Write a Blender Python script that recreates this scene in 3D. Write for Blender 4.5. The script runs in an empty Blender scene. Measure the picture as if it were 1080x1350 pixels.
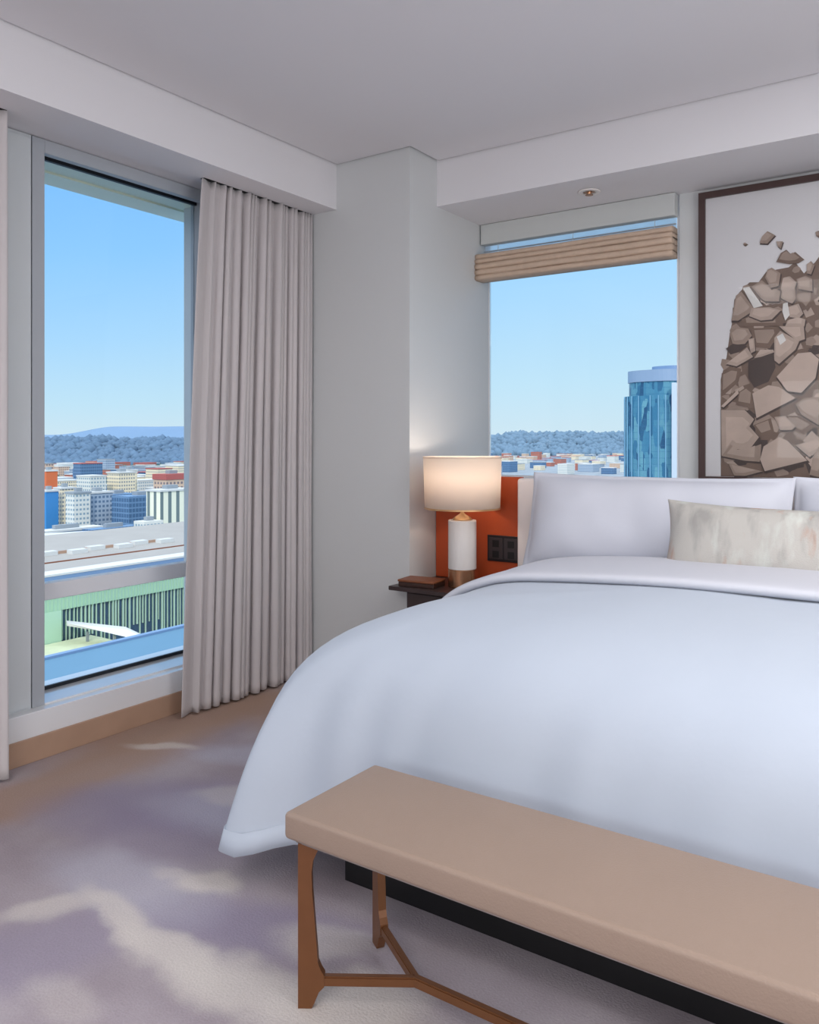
import bpy, bmesh, math, random
from mathutils import Vector, Matrix, noise

random.seed(11)
SC = bpy.context.scene
COL = SC.collection
R = math.radians

# ------------------------------------------------------------------ camera
cam_d = bpy.data.cameras.new('camera')
cam_d.sensor_fit = 'VERTICAL'; cam_d.sensor_height = 36.0; cam_d.sensor_width = 28.8
cam_d.lens = 1085 / 1350 * 36
cam_d.shift_y = (582 - 675) / 1350
cam_d.clip_start = 0.05; cam_d.clip_end = 20000
cam = bpy.data.objects.new('camera', cam_d); COL.objects.link(cam)
cam.location = (0, 0, 1.25); cam.rotation_euler = (R(90), 0, R(34.6))
SC.camera = cam

# ------------------------------------------------------------------ view / exposure
SC.view_settings.view_transform = 'Standard'; SC.view_settings.look = 'None'
SC.view_settings.exposure = 0.0; SC.view_settings.gamma = 1.0
SC.view_settings.use_curve_mapping = False
SC.cycles.use_denoising = True
SC.cycles.max_bounces = 10; SC.cycles.diffuse_bounces = 5; SC.cycles.transparent_max_bounces = 16
SC.cycles.sample_clamp_indirect = 6.0
SC.cycles.caustics_reflective = False; SC.cycles.caustics_refractive = False

# ------------------------------------------------------------------ sky
def lin(r, g, b):
    f = lambda v: (v / 255 / 12.92) if v / 255 <= .04045 else ((v / 255 + .055) / 1.055) ** 2.4
    return (f(r), f(g), f(b), 1)

W = bpy.data.worlds.new('sky'); SC.world = W; W.use_nodes = True
n = W.node_tree.nodes; l = W.node_tree.links
n.clear()
tc = n.new('ShaderNodeTexCoord'); sep = n.new('ShaderNodeSeparateXYZ'); l.new(tc.outputs['Generated'], sep.inputs[0])
# paler towards +Y (the northern side of the sky), deeper towards -X
az = n.new('ShaderNodeMath'); az.operation = 'MULTIPLY_ADD'; az.inputs[1].default_value = -0.30; az.inputs[2].default_value = 0.205
l.new(sep.outputs['Y'], az.inputs[0])
azc = n.new('ShaderNodeMath'); azc.operation = 'ADD'; l.new(az.outputs[0], azc.inputs[0]); l.new(sep.outputs['Z'], azc.inputs[1])
ml = n.new('ShaderNodeMath'); ml.operation = 'MULTIPLY'; ml.inputs[1].default_value = 4.0; l.new(sep.outputs['Z'], ml.inputs[0]); ml.use_clamp = True
fin = n.new('ShaderNodeMath'); fin.operation = 'MULTIPLY_ADD'; l.new(az.outputs[0], fin.inputs[0]); l.new(ml.outputs[0], fin.inputs[1]); l.new(sep.outputs['Z'], fin.inputs[2])
ramp = n.new('ShaderNodeValToRGB'); l.new(fin.outputs[0], ramp.inputs[0])
cr = ramp.color_ramp
cr.elements[0].position = 0.0; cr.elements[0].color = lin(205, 226, 236)
cr.elements[1].position = 1.0; cr.elements[1].color = (1.6, 1.85, 2.2, 1)
for p, c in ((.05, (190, 224, 242)), (.13, (168, 214, 248)), (.24, (141, 200, 250)), (.36, (124, 188, 250)), (.46, (130, 190, 250))):
    e = cr.elements.new(p); e.color = lin(*c)
e = cr.elements.new(.62); e.color = (1.3, 1.55, 1.9, 1)
bg = n.new('ShaderNodeBackground'); bg.inputs[1].default_value = 1.12; l.new(ramp.outputs[0], bg.inputs[0])
wo = n.new('ShaderNodeOutputWorld'); l.new(bg.outputs[0], wo.inputs[0])

# ------------------------------------------------------------------ sun (stands behind the hotel, high to the south-east)
sd = bpy.data.lights.new('sun', 'SUN'); sd.energy = 1.75; sd.color = (1, .93, .82); sd.angle = R(.6)
so = bpy.data.objects.new('sun', sd); COL.objects.link(so)
so.rotation_euler = Vector((.75, -1, .75)).normalized().to_track_quat('Z', 'Y').to_euler()
so.location = (30, -40, 60)

# ------------------------------------------------------------------ added fill lamps out of view that brighten the room
def area(name, loc, sx, sy, power, col, rot=(0, 0, 0)):
    d = bpy.data.lights.new(name, 'AREA'); d.shape = 'RECTANGLE'; d.size = sx; d.size_y = sy; d.energy = power; d.color = col
    o = bpy.data.objects.new(name, d); COL.objects.link(o); o.location = loc; o.rotation_euler = rot
    return o
area('ceiling_fill', (0.3, -1.9, 2.66), 2.6, 1.2, 68, (1, .97, .96))  # added fill panels under the ceiling, not fixtures of the room
area('ceiling_fill', (-1.2, -0.4, 2.66), 1.2, 1.2, 16, (1, .97, .96))
area('ceiling_fill', (1.3, 1.7, 2.66), 1.4, 2.0, 36, (1, .97, .96))
area('ceiling_fill', (0.0, 2.15, 2.66), 1.2, .8, 17, (.93, .97, 1))  # added fill just out of view, lifts the bed top
area('side_fill', (2.2, 0.9, 1.5), 3.6, 1.6, 74, (.95, .985, 1), (0, R(105), 0))  # added fill from the right, no lamp hangs on that wall
area('rear_fill', (0.1, -2.9, 1.75), 4.2, 1.5, 62, (.94, .975, 1), (R(112), 0, 0))  # added fill, the rear wall has no window

# ------------------------------------------------------------------ helpers
ORG = {}
def finish(name, bm, mat, parent=None, smooth=False, origin=None):
    """link a bmesh (world coordinates) as one mesh object"""
    bmesh.ops.recalc_face_normals(bm, faces=bm.faces)
    me = bpy.data.meshes.new(name)
    if parent is not None: o0 = ORG[parent.name]
    elif origin is not None: o0 = Vector(origin)
    else:
        cs = [v.co for v in bm.verts]
        o0 = Vector(((min(c.x for c in cs) + max(c.x for c in cs)) / 2, (min(c.y for c in cs) + max(c.y for c in cs)) / 2, min(c.z for c in cs)))
    bmesh.ops.translate(bm, verts=bm.verts, vec=-o0)
    bm.to_mesh(me); bm.free()
    if smooth:
        for p in me.polygons: p.use_smooth = True
    mats = mat if isinstance(mat, (list, tuple)) else [mat]
    for m in mats: me.materials.append(m)
    o = bpy.data.objects.new(name, me); COL.objects.link(o)
    if parent is not None: o.parent = parent
    else: o.location = o0
    ORG[o.name] = o0
    return o

def thing(name, label, cat, loc, group=None):
    o = bpy.data.objects.new(name, None); COL.objects.link(o); o.location = loc
    o.empty_display_size = .1
    ORG[o.name] = Vector(loc); tag(o, label, cat, group)
    return o

def tag(o, label=None, cat=None, group=None, kind=None):
    if label: o['label'] = label
    if cat: o['category'] = cat
    if group: o['group'] = group
    if kind: o['kind'] = kind
    return o

def struct(o, label, cat='wall'):
    o['kind'] = 'structure'; o['label'] = label; o['category'] = cat
    return o

def box(bm, x0, x1, y0, y1, z0, z1, bev=0, seg=2, mi=0):
    g = bmesh.ops.create_cube(bm, size=1)
    for v in g['verts']:
        v.co = Vector(((x0 + x1) / 2 + v.co.x * abs(x1 - x0), (y0 + y1) / 2 + v.co.y * abs(y1 - y0), (z0 + z1) / 2 + v.co.z * abs(z1 - z0)))
    fs = {f for v in g['verts'] for f in v.link_faces}
    for f in fs: f.material_index = mi
    if bev:
        es = list({e for v in g['verts'] for e in v.link_edges})
        bmesh.ops.bevel(bm, geom=es, offset=bev, segments=seg, affect='EDGES', profile=.5)
    return bm

def B(*a, **k): return box(bmesh.new(), *a, **k)

def prism(bm, pts, vec, mi=0):
    """extrude a closed 3D polygon along vec"""
    a = [bm.verts.new(p) for p in pts]; b = [bm.verts.new(Vector(p) + Vector(vec)) for p in pts]
    k = len(pts)
    fs = [bm.faces.new(a), bm.faces.new(b[::-1])]
    for i in range(k): fs.append(bm.faces.new((a[i], b[i], b[(i + 1) % k], a[(i + 1) % k])))
    for f in fs: f.material_index = mi
    return bm

def lathe(bm, prof, cx, cy, seg=48, closed=False):
    """prof: (r, z) list"""
    rings = []
    for r, z in prof:
        if r < 1e-6: rings.append([bm.verts.new((cx, cy, z))])
        else: rings.append([bm.verts.new((cx + r * math.cos(2 * math.pi * i / seg), cy + r * math.sin(2 * math.pi * i / seg), z)) for i in range(seg)])
    prs = list(zip(rings, rings[1:]))
    if closed: prs.append((rings[-1], rings[0]))
    for a, b in prs:
        for i in range(seg):
            j = (i + 1) % seg
            if len(a) == 1 and len(b) == 1: continue
            if len(a) == 1: bm.faces.new((a[0], b[j], b[i]))
            elif len(b) == 1: bm.faces.new((a[i], a[j], b[0]))
            else: bm.faces.new((a[i], a[j], b[j], b[i]))
    return bm

# ------------------------------------------------------------------ materials
def mat(name, col, rough=.6, metal=0, bump=0, bscale=40, spec=.5, var=0, vscale=4, sheen=0, coat=0):
    m = bpy.data.materials.new(name); m.use_nodes = True
    t = m.node_tree; N = t.nodes; L = t.links; p = N['Principled BSDF']
    c = col if len(col) == 4 else lin(*col)
    p.inputs['Base Color'].default_value = c; p.inputs['Roughness'].default_value = rough; p.inputs['Metallic'].default_value = metal
    p.inputs['Specular IOR Level'].default_value = spec
    if sheen: p.inputs['Sheen Weight'].default_value = sheen
    if coat: p.inputs['Coat Weight'].default_value = coat
    co = N.new('ShaderNodeTexCoord')
    if var:
        nz = N.new('ShaderNodeTexNoise'); nz.inputs['Scale'].default_value = vscale; nz.inputs['Detail'].default_value = 5
        L.new(co.outputs['Object'], nz.inputs['Vector'])
        mx = N.new('ShaderNodeMix'); mx.data_type = 'RGBA'
        mx.inputs['A'].default_value = tuple(max(0, v * (1 - var)) for v in c[:3]) + (1,)
        mx.inputs['B'].default_value = tuple(min(1, v * (1 + var)) for v in c[:3]) + (1,)
        L.new(nz.outputs['Fac'], mx.inputs['Factor']); L.new(mx.outputs['Result'], p.inputs['Base Color'])
    if bump:
        nz2 = N.new('ShaderNodeTexNoise'); nz2.inputs['Scale'].default_value = bscale; nz2.inputs['Detail'].default_value = 4
        L.new(co.outputs['Object'], nz2.inputs['Vector'])
        bp = N.new('ShaderNodeBump'); bp.inputs['Strength'].default_value = bump; bp.inputs['Distance'].default_value = .01
        L.new(nz2.outputs['Fac'], bp.inputs['Height']); L.new(bp.outputs[0], p.inputs['Normal'])
    return m

M_wall = mat('wall_paint', (205, 206, 206), .7, bump=.05, bscale=120)
M_soffit = mat('soffit_paint', (222, 219, 221), .7)
M_ceil = mat('ceiling_paint', (218, 215, 217), .8)
M_frame = mat('window_aluminium', (168, 172, 178), .35, spec=.5)
M_panel = mat('window_panel', (200, 204, 206), .5)
M_sill = mat('sill_white', (224, 224, 226), .12, coat=.6)
M_gasket = mat('rubber_gasket', (28, 32, 38), .5)
M_brownbase = mat('baseboard_oak', (172, 140, 118), .5, var=.12, vscale=8)
M_wh_frame = mat('white_window_trim', (225, 225, 228), .4)
M_curtain = mat('curtain_linen', (194, 187, 187), .85, bump=.25, bscale=420, sheen=.3)
M_duvet = mat('duvet_cotton', (180, 188, 200), .8, bump=.22, bscale=7, sheen=.2)
M_sheet = mat('sheet_cotton', (204, 204, 211), .8, bump=.15, bscale=14)
M_pillow = mat('pillowcase_cotton', (208, 209, 218), .8, bump=.12, bscale=10)
M_head = mat('headboard_leather', (232, 222, 218), .6, bump=.05, bscale=200)
M_black = mat('black_plinth', (14, 13, 15), .5)
M_leather = mat('taupe_leather', (148, 127, 112), .5, bump=.12, bscale=260, var=.06, vscale=5, spec=.5)
M_welt = mat('bench_frame_steel', (150, 140, 135), .4, metal=.3)
M_bronze = mat('bronze_brown_metal', (116, 74, 44), .42, metal=.35, var=.12, vscale=14)
M_orange = mat('orange_leather', (172, 68, 26), .5, bump=.08, bscale=180, var=.06, vscale=6)
M_walnut = mat('dark_walnut', (62, 48, 46), .35, var=.25, vscale=6)
M_walnut2 = mat('walnut_body', (52, 42, 48), .4, var=.2, vscale=6)
M_marble = mat('white_marble', (222, 216, 212), .3, var=.06, vscale=9)
M_copper = mat('copper_brass', (190, 140, 105), .25, metal=.9)
M_brassneck = mat('brass_neck', (214, 168, 120), .3, metal=.6)
M_tray = mat('brown_leather_box', (128, 74, 46), .45, bump=.1, bscale=200)
M_trayedge = mat('brown_leather_edge', (58, 34, 26), .5)
M_outlet = mat('outlet_black', (34, 28, 30), .35)
M_outlet2 = mat('outlet_face', (58, 50, 52), .3)
M_pframe = mat('picture_frame_walnut', (68, 48, 45), .35)
M_paper = mat('picture_paper', (226, 223, 225), .35)
M_shadeband = mat('blind_fabric', (196, 172, 152), .85, var=.12, vscale=30, bump=.3, bscale=160)
M_blindgrey = mat('blind_valance', (196, 198, 196), .7, bump=.1, bscale=200)
M_chrome = mat('white_enamel', (226, 220, 216), .3)

def glass_mat(nm, tint):
    m = bpy.data.materials.new(nm); m.use_nodes = True
    N = m.node_tree.nodes; L = m.node_tree.links; N.clear()
    o = N.new('ShaderNodeOutputMaterial'); mx = N.new('ShaderNodeMixShader'); tr = N.new('ShaderNodeBsdfTransparent'); gl = N.new('ShaderNodeBsdfGlossy')
    tr.inputs[0].default_value = tint; gl.inputs['Roughness'].default_value = .0
    fr = N.new('ShaderNodeFresnel'); fr.inputs[0].default_value = 1.25
    L.new(fr.outputs[0], mx.inputs[0]); L.new(tr.outputs[0], mx.inputs[1]); L.new(gl.outputs[0], mx.inputs[2]); L.new(mx.outputs[0], o.inputs[0])
    return m
M_glass = glass_mat('window_glass', (.975, .985, .99, 1))
M_glass2 = glass_mat('picture_glazing', (1, 1, 1, 1))

def translucent(name, col, fac=.5, rough=.8):
    m = bpy.data.materials.new(name); m.use_nodes = True
    N = m.node_tree.nodes; L = m.node_tree.links; N.clear()
    o = N.new('ShaderNodeOutputMaterial'); mx = N.new('ShaderNodeMixShader'); mx.inputs[0].default_value = fac
    d = N.new('ShaderNodeBsdfDiffuse'); t = N.new('ShaderNodeBsdfTranslucent')
    d.inputs[0].default_value = lin(*col); t.inputs[0].default_value = lin(*col)
    L.new(d.outputs[0], mx.inputs[1]); L.new(t.outputs[0], mx.inputs[2]); L.new(mx.outputs[0], o.inputs[0])
    return m
M_lampshade = translucent('lampshade_linen', (246, 234, 222), .5)
M_brightstrip = translucent('added_bright_strip_sheet', (252, 252, 255), .85)  # sky glows through this to make the added bright strip
_n = M_brightstrip.node_tree.nodes; _l = M_brightstrip.node_tree.links
_tr = _n.new('ShaderNodeBsdfTransparent'); _mx = _n.new('ShaderNodeMixShader'); _mx.inputs[0].default_value = .6
_out = [q for q in _n if q.type == 'OUTPUT_MATERIAL'][0]; _src = _out.inputs[0].links[0].from_socket
_l.new(_src, _mx.inputs[1]); _l.new(_tr.outputs[0], _mx.inputs[2]); _l.new(_mx.outputs[0], _out.inputs[0])

# carpet: mauve grey wool with pale and dark blotches laid out on the floor
def carpet():
    m = bpy.data.materials.new('carpet_wool'); m.use_nodes = True
    N = m.node_tree.nodes; L = m.node_tree.links; p = N['Principled BSDF']; p.inputs['Roughness'].default_value = .95
    p.inputs['Specular IOR Level'].default_value = .1
    g = N.new('ShaderNodeNewGeometry')
    nz = N.new('ShaderNodeTexNoise'); nz.inputs['Scale'].default_value = 3.2; nz.inputs['Detail'].default_value = 6
    L.new(g.outputs['Position'], nz.inputs['Vector'])
    sub = N.new('ShaderNodeVectorMath'); sub.operation = 'SUBTRACT'; sub.inputs[1].default_value = (.5, .5, .5); L.new(nz.outputs['Color'], sub.inputs[0])
    sc = N.new('ShaderNodeVectorMath'); sc.operation = 'MULTIPLY'; sc.inputs[1].default_value = (.22, .22, 0); L.new(sub.outputs[0], sc.inputs[0])
    pos = N.new('ShaderNodeVectorMath'); pos.operation = 'ADD'; L.new(g.outputs['Position'], pos.inputs[0]); L.new(sc.outputs[0], pos.inputs[1])
    # large soft clouds
    n2 = N.new('ShaderNodeTexNoise'); n2.inputs['Scale'].default_value = 2.3; n2.inputs['Detail'].default_value = 4; L.new(g.outputs['Position'], n2.inputs['Vector'])
    rp = N.new('ShaderNodeValToRGB'); L.new(n2.outputs['Fac'], rp.inputs[0])
    rp.color_ramp.elements[0].position = .32; rp.color_ramp.elements[0].color = lin(148, 136, 142)
    rp.color_ramp.elements[1].position = .68; rp.color_ramp.elements[1].color = lin(174, 164, 168)
    cur = rp.outputs[0]
    def blob(cur, cx, cy, rx, ry, rot, col, amt, soft=1.0):
        mp = N.new('ShaderNodeMapping'); mp.vector_type = 'TEXTURE'
        mp.inputs['Location'].default_value = (cx, cy, 0); mp.inputs['Rotation'].default_value = (0, 0, R(rot)); mp.inputs['Scale'].default_value = (rx, ry, 1000)
        L.new(pos.outputs[0], mp.inputs[0])
        ln = N.new('ShaderNodeVectorMath'); ln.operation = 'LENGTH'; L.new(mp.outputs[0], ln.inputs[0])
        mr = N.new('ShaderNodeMapRange'); mr.interpolation_type = 'SMOOTHSTEP'
        mr.inputs['From Min'].default_value = 1 + soft / 2; mr.inputs['From Max'].default_value = 1 - soft / 2; mr.inputs['To Max'].default_value = amt
        L.new(ln.outputs['Value'], mr.inputs['Value'])
        mx = N.new('ShaderNodeMix'); mx.data_type = 'RGBA'; L.new(mr.outputs[0], mx.inputs['Factor']); L.new(cur, mx.inputs['A']); mx.inputs['B'].default_value = lin(*col)
        return mx.outputs['Result']
    PALE = (206, 197, 190); DK = (140, 130, 150); BR = (164, 136, 118); GY = (178, 176, 190)
    for a in ((-2.75, 1.75, .18, .7, 0, BR, .75, .9), (-2.95, 2.5, .22, .6, 0, BR, .85, .8), (-2.6, 2.9, .35, .3, 0, BR, .7, .8),
              (-2.3, 1.85, .36, .20, 30, DK, .75), (-2.15, 1.68, .3, .14, 10, DK, .5), (-1.52, 1.52, .28, .12, 20, DK, .7), (-1.9, 1.15, .26, .13, 60, DK, .55), (-1.3, .9, .3, .1, 0, DK, .5),
              (-2.0, 1.45, .3, .12, 0, GY, .5), (-1.95, 2.0, .4, .16, 20, GY, .6), (-2.35, 2.35, .3, .1, 25, GY, .5),
              (-2.03, 1.27, .11, .05, 50, PALE, .6), (-1.86, 1.352, .16, .038, -10, PALE, .7), (-1.62, 1.335, .20, .055, 0, PALE, .8), (-1.38, 1.345, .20, .075, 8, PALE, .85), (-1.14, 1.40, .17, .10, 15, PALE, .85), (-.92, 1.38, .12, .07, 15, PALE, .6),
              (-1.80, 1.575, .085, .06, 20, PALE, .75), (-1.92, 1.56, .06, .03, 20, PALE, .4), (-1.34, 1.56, .12, .07, 20, PALE, .55), (-2.75, 2.2, .14, .035, 35, PALE, .6), (-2.15, 2.05, .15, .06, 30, PALE, .35), (-1.7, 1.1, .12, .05, 0, PALE, .3)):
        cur = blob(cur, *a)
    fine = N.new('ShaderNodeTexNoise'); fine.inputs['Scale'].default_value = 170; fine.inputs['Detail'].default_value = 3; L.new(g.outputs['Position'], fine.inputs['Vector'])
    fm = N.new('ShaderNodeMapRange'); fm.inputs['To Min'].default_value = .86; fm.inputs['To Max'].default_value = 1.14; L.new(fine.outputs['Fac'], fm.inputs['Value'])
    mul = N.new('ShaderNodeMix'); mul.data_type = 'RGBA'; mul.blend_type = 'MULTIPLY'; mul.inputs['Factor'].default_value = 1
    L.new(cur, mul.inputs['A']); L.new(fm.outputs[0], mul.inputs['B']); L.new(mul.outputs['Result'], p.inputs['Base Color'])
    bp = N.new('ShaderNodeBump'); bp.inputs['Strength'].default_value = .35; bp.inputs['Distance'].default_value = .006
    L.new(fine.outputs['Fac'], bp.inputs['Height']); L.new(bp.outputs[0], p.inputs['Normal'])
    return m
M_carpet = carpet()

# ================================================================== THE ROOM
ZS = 2.4666; ZC = 2.70
struct(finish('floor', B(-3.4, 2.45, -3.1, 4.3, -.12, 0), M_carpet), 'mauve grey carpet with pale cloudy blotches', 'floor')
# ceiling with a shadow gap against the soffits
bm = bmesh.new(); box(bm, -2.758, 2.3, -3.0, 3.327, ZC, ZC + .05); box(bm, -2.290, 2.3, 3.327, 3.578, ZC, ZC + .05)
box(bm, -3.4, 2.45, -3.1, 4.3, ZC + .05, ZC + .2)
struct(finish('ceiling', bm, M_ceil), 'flat grey white painted ceiling', 'ceiling')
# soffit over the window wall with the curtain slot
bm = bmesh.new(); box(bm, -3.0, -2.77, -3.0, 3.34, ZS, ZC + .05); box(bm, -3.4, -3.0, -3.0, 3.34, ZS + .003, ZC + .05)
struct(finish('trim_1', bm, M_soffit), 'boxed white soffit above the left window and curtains', 'soffit')
struct(finish('trim_2', B(-2.304, 2.3, 3.59, 4.3, ZS, ZC + .05), M_soffit), 'white bulkhead above the bed and right window', 'soffit')
struct(finish('wall_corner', B(-3.4, -2.304, 3.34, 4.165, 0, ZC + .05), M_wall), 'pale grey corner wall between both windows', 'wall')
bm = bmesh.new(); box(bm, -1.206, 2.3, 4.09, 4.2, 1.05, ZS)
struct(finish('wall_headboard', bm, M_wall), 'white wall strip behind the picture', 'wall')
struct(finish('wall_ledge', B(-2.304, 2.3, 3.59, 4.19, 0, 1.05), M_wall), 'low half height wall with ledge behind the bed', 'wall')
struct(finish('wall_right', B(2.3, 2.45, -3.1, 4.3, 0, ZC + .05), M_wall), 'plain wall on the right side of the room')
struct(finish('wall_rear', B(-3.4, 2.3, -3.1, -3.0, 0, ZC + .05), M_wall), 'plain wall behind the camera')
# window wall: kerb, base, solid bits
struct(finish('trim_3', B(-3.4, -3.04, -3.0, 3.34, 0, .19, bev=.003), M_sill), 'low white sill kerb under the left window', 'sill')
struct(finish('baseboard_left', B(-3.04, -3.028, -3.0, 3.34, 0, .095, bev=.002), M_brownbase), 'light brown baseboard under the left window', 'baseboard')
bm = bmesh.new(); box(bm, -3.4, -3.09, 2.86, 3.34, .19, ZS); box(bm, -3.4, -3.09, -3.0, -1.9, .19, ZS); box(bm, -3.4, -3.093, 1.30, 1.836, .19, ZS)
box(bm, -3.12, -3.088, 1.35, 1.834, .196, ZS - .012, bev=.002)
struct(finish('wall_left', bm, M_panel), 'grey metal wall panels between the left windows')

def window_left(name, y0, y1, label, transom):
    w = bpy.data.objects.new(name, None); COL.objects.link(w); w.location = (-3.2, (y0 + y1) / 2, .19); ORG[w.name] = Vector(w.location)
    struct(w, label, 'window')
    bm = bmesh.new()
    box(bm, -3.29, -3.09, y0 - .053, y0, .19, ZS, bev=.002); box(bm, -3.29, -3.09, y1, y1 + .05, .19, ZS, bev=.002)
    box(bm, -3.125, -3.09, y0, y1, 2.412, ZS, bev=.002); box(bm, -3.29, -3.125, y0, y1, 2.456, ZS)
    finish('window_frame', bm, M_frame, w)
    bm = bmesh.new(); box(bm, -3.262, -3.244, y0, y1, 2.441, 2.457); box(bm, -3.262, -3.250, y0, y1, .190, .212)
    finish('gasket', bm, M_gasket, w)
    finish('window_sill', B(-3.25, -3.088, y0, y1, .188, .197), M_sill, w)
    if transom: finish('transom_bar', B(-3.275, -3.22, y0, y1, .582, .652, bev=.003), M_wh_frame, w)
    finish('glass_pane', B(-3.268, -3.262, y0, y1, .2, 2.456), M_glass, w)
    bm = bmesh.new(); box(bm, -3.43, -3.285, y0 - .3, y1 + .3, 2.462, 2.8); box(bm, -3.585, -3.43, y0 - .3, y1 + .3, 2.452, 2.8)
    finish('outer_fascia', bm, mat('outer_fascia_green', (240, 244, 222), .5), w)
window_left('window_1', 1.893, 2.81, 'tall left window with low transom and city view', True)
window_left('window_3', -1.85, 1.25, 'second tall window left of the frame', True)

# right window in the recess
w = bpy.data.objects.new('window_2', None); COL.objects.link(w); w.location = (-1.755, 4.15, 1.08); ORG[w.name] = Vector(w.location)
struct(w, 'right window beside the bed with sky view', 'window')
bm = bmesh.new(); box(bm, -2.304, -2.301, 4.14, 4.16, 1.05, ZS); box(bm, -1.222, -1.206, 4.10, 4.2, 1.05, ZS); box(bm, -2.301, -1.222, 4.12, 4.2, 1.05, 1.062); box(bm, -2.29, -1.222, 4.12, 4.2, ZS - .03, ZS)
finish('window_frame', bm, M_wh_frame, w)
finish('glass_pane', B(-2.3005, -1.222, 4.15, 4.156, 1.062, ZS - .03), M_glass, w)

# ================================================================== DUVET / BED
BX = -.52; HALF = .98; YF = 1.93; YH = 3.47
bed = thing('bed', 'king bed with white duvet, black plinth and pale headboard', 'bed', (BX, 2.65, 0))
finish('plinth', B(-1.483, .443, 1.827, 3.5, 0, .16), M_black, bed)
finish('mattress', B(BX - .94, BX + .94, 1.96, 3.48, .16, .68, bev=.06, seg=4), M_sheet, bed, True)
finish('headboard', B(-1.80, .76, 3.505, 3.588, .0, 1.075, bev=.015, seg=3), M_head, bed, True)

# profile: (outward offset, height)
PROF = [(-.97, .785), (-.75, .785), (-.55, .782), (-.38, .776), (-.25, .768), (-.15, .757), (-.08, .742), (-.02, .72), (.05, .692), (.11, .655), (.165, .605), (.203, .54), (.227, .47), (.241, .40), (.250, .33), (.255, .26), (.258, .225), (.260, .197), (.2625, .19), (.265, .165), (.268, .135)]
NS = 46; NC = 22; NF = 60
def duvet_point(seg, t, o, z):
    """seg 0 left side (t 0 head -> 1 foot), 1 corner, 2 foot, 3 corner, 4 right"""
    of = o * .70 if o > 0 else o                  # foot hangs steeper
    rc = max(.02, .12 - max(o, 0) * .25) if o > -.4 else .02
    rc = min(rc, HALF + o - .001) if HALF + o > .03 else .005
    xl = BX - HALF - o; xr = BX + HALF + o; yf = YF - of
    if seg == 0: p = Vector((xl, YH + (yf + rc - YH) * t, z))
    elif seg == 1:
        a = t * math.pi / 2; p = Vector((xl + rc - rc * math.cos(a), yf + rc - rc * math.sin(a), z))
    elif seg == 2: p = Vector((xl + rc + (xr - xl - 2 * rc) * t, yf, z))
    elif seg == 3:
        a = t * math.pi / 2; p = Vector((xr - rc + rc * math.sin(a), yf + rc - rc * math.cos(a), z))
    else: p = Vector((xr, yf + rc + (YH - yf - rc) * t, z))
    low = max(0, min(1, (.70 - z) / .58))
    # the corner kicks outwards into a tail
    if low > 0:
        dl = math.hypot(p.x - (BX - HALF - .2), p.y - (YF - .15)); w = math.exp(-(dl / .105) ** 2) * low ** 1.2
        p += Vector((-.02, -.155, -.05)) * w
        dr = math.hypot(p.x - (BX + HALF + .2), p.y - (YF - .15)); w = math.exp(-(dr / .14) ** 2) * low ** 1.2
        p += Vector((.055, -.16, -.005)) * w
    # hanging folds
    arc = p.x * 1.0 - p.y * 1.0
    amp = .021 * low ** .8
    wv = math.sin(arc * 17 + math.sin(arc * 5) * 1.5) + .5 * math.sin(arc * 37 + 1) + .55 * (1 - abs(math.sin(arc * 23 + z * 3))) ** 3
    nrm = Vector((0, -1, 0)) if seg == 2 else (Vector((-1, 0, 0)) if seg == 0 else (Vector((1, 0, 0)) if seg == 4 else Vector((-.7 if seg == 1 else .7, -.7, 0))))
    if seg == 2: amp *= .3 + 1.0 * math.exp(-min(abs(p.x - (BX - HALF)), abs(p.x - (BX + HALF))) / .22)
    p += nrm * amp * wv
    p.z += .012 * noise.noise(Vector((p.x * 2.2, p.y * 2.2, .3))) * (1 - low) + .004 * noise.noise(Vector((p.x * 7, p.y * 9, 1.3)))
    # the fine hem droops a little between the folds
    return p
cols = [(0, i / NS) for i in range(NS)] + [(1, i / NC) for i in range(NC)] + [(2, i / NF) for i in range(NF)] + [(3, i / NC) for i in range(NC)] + [(4, i / NS) for i in range(NS + 1)]
bm = bmesh.new(); grid = []
for o, z in PROF: grid.append([bm.verts.new(duvet_point(s, t, o, z)) for s, t in cols])
for a, b in zip(grid, grid[1:]):
    for i in range(len(cols) - 1): bm.faces.new((a[i], a[i + 1], b[i + 1], b[i]))
for i in range((len(cols) - 1) // 2):            # close the middle strip
    j = len(cols) - 1 - i
    try: bm.faces.new((grid[0][i], grid[0][i + 1], grid[0][j - 1], grid[0][j])) if i + 1 < j - 1 else None
    except ValueError: pass
duvet = finish('duvet', bm, M_duvet, bed, True)
md = duvet.modifiers.new('thickness', 'SOLIDIFY'); md.thickness = .012; md.offset = -1
ms = duvet.modifiers.new('soft', 'SUBSURF'); ms.levels = 1; ms.render_levels = 1
# hem stitching band along the bottom
bm = bmesh.new(); g2 = []
for o, z in ((.2635, .193), (.2665, .165), (.2695, .137)): g2.append([bm.verts.new(duvet_point(s, t, o + .0035, z)) for s, t in cols])
for a, b in zip(g2, g2[1:]):
    for i in range(len(cols) - 1): bm.faces.new((a[i], a[i + 1], b[i + 1], b[i]))
hem = finish('hem_band', bm, M_duvet, duvet, True)
md = hem.modifiers.new('thickness', 'SOLIDIFY'); md.thickness = .004; md.offset = 0

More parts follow.
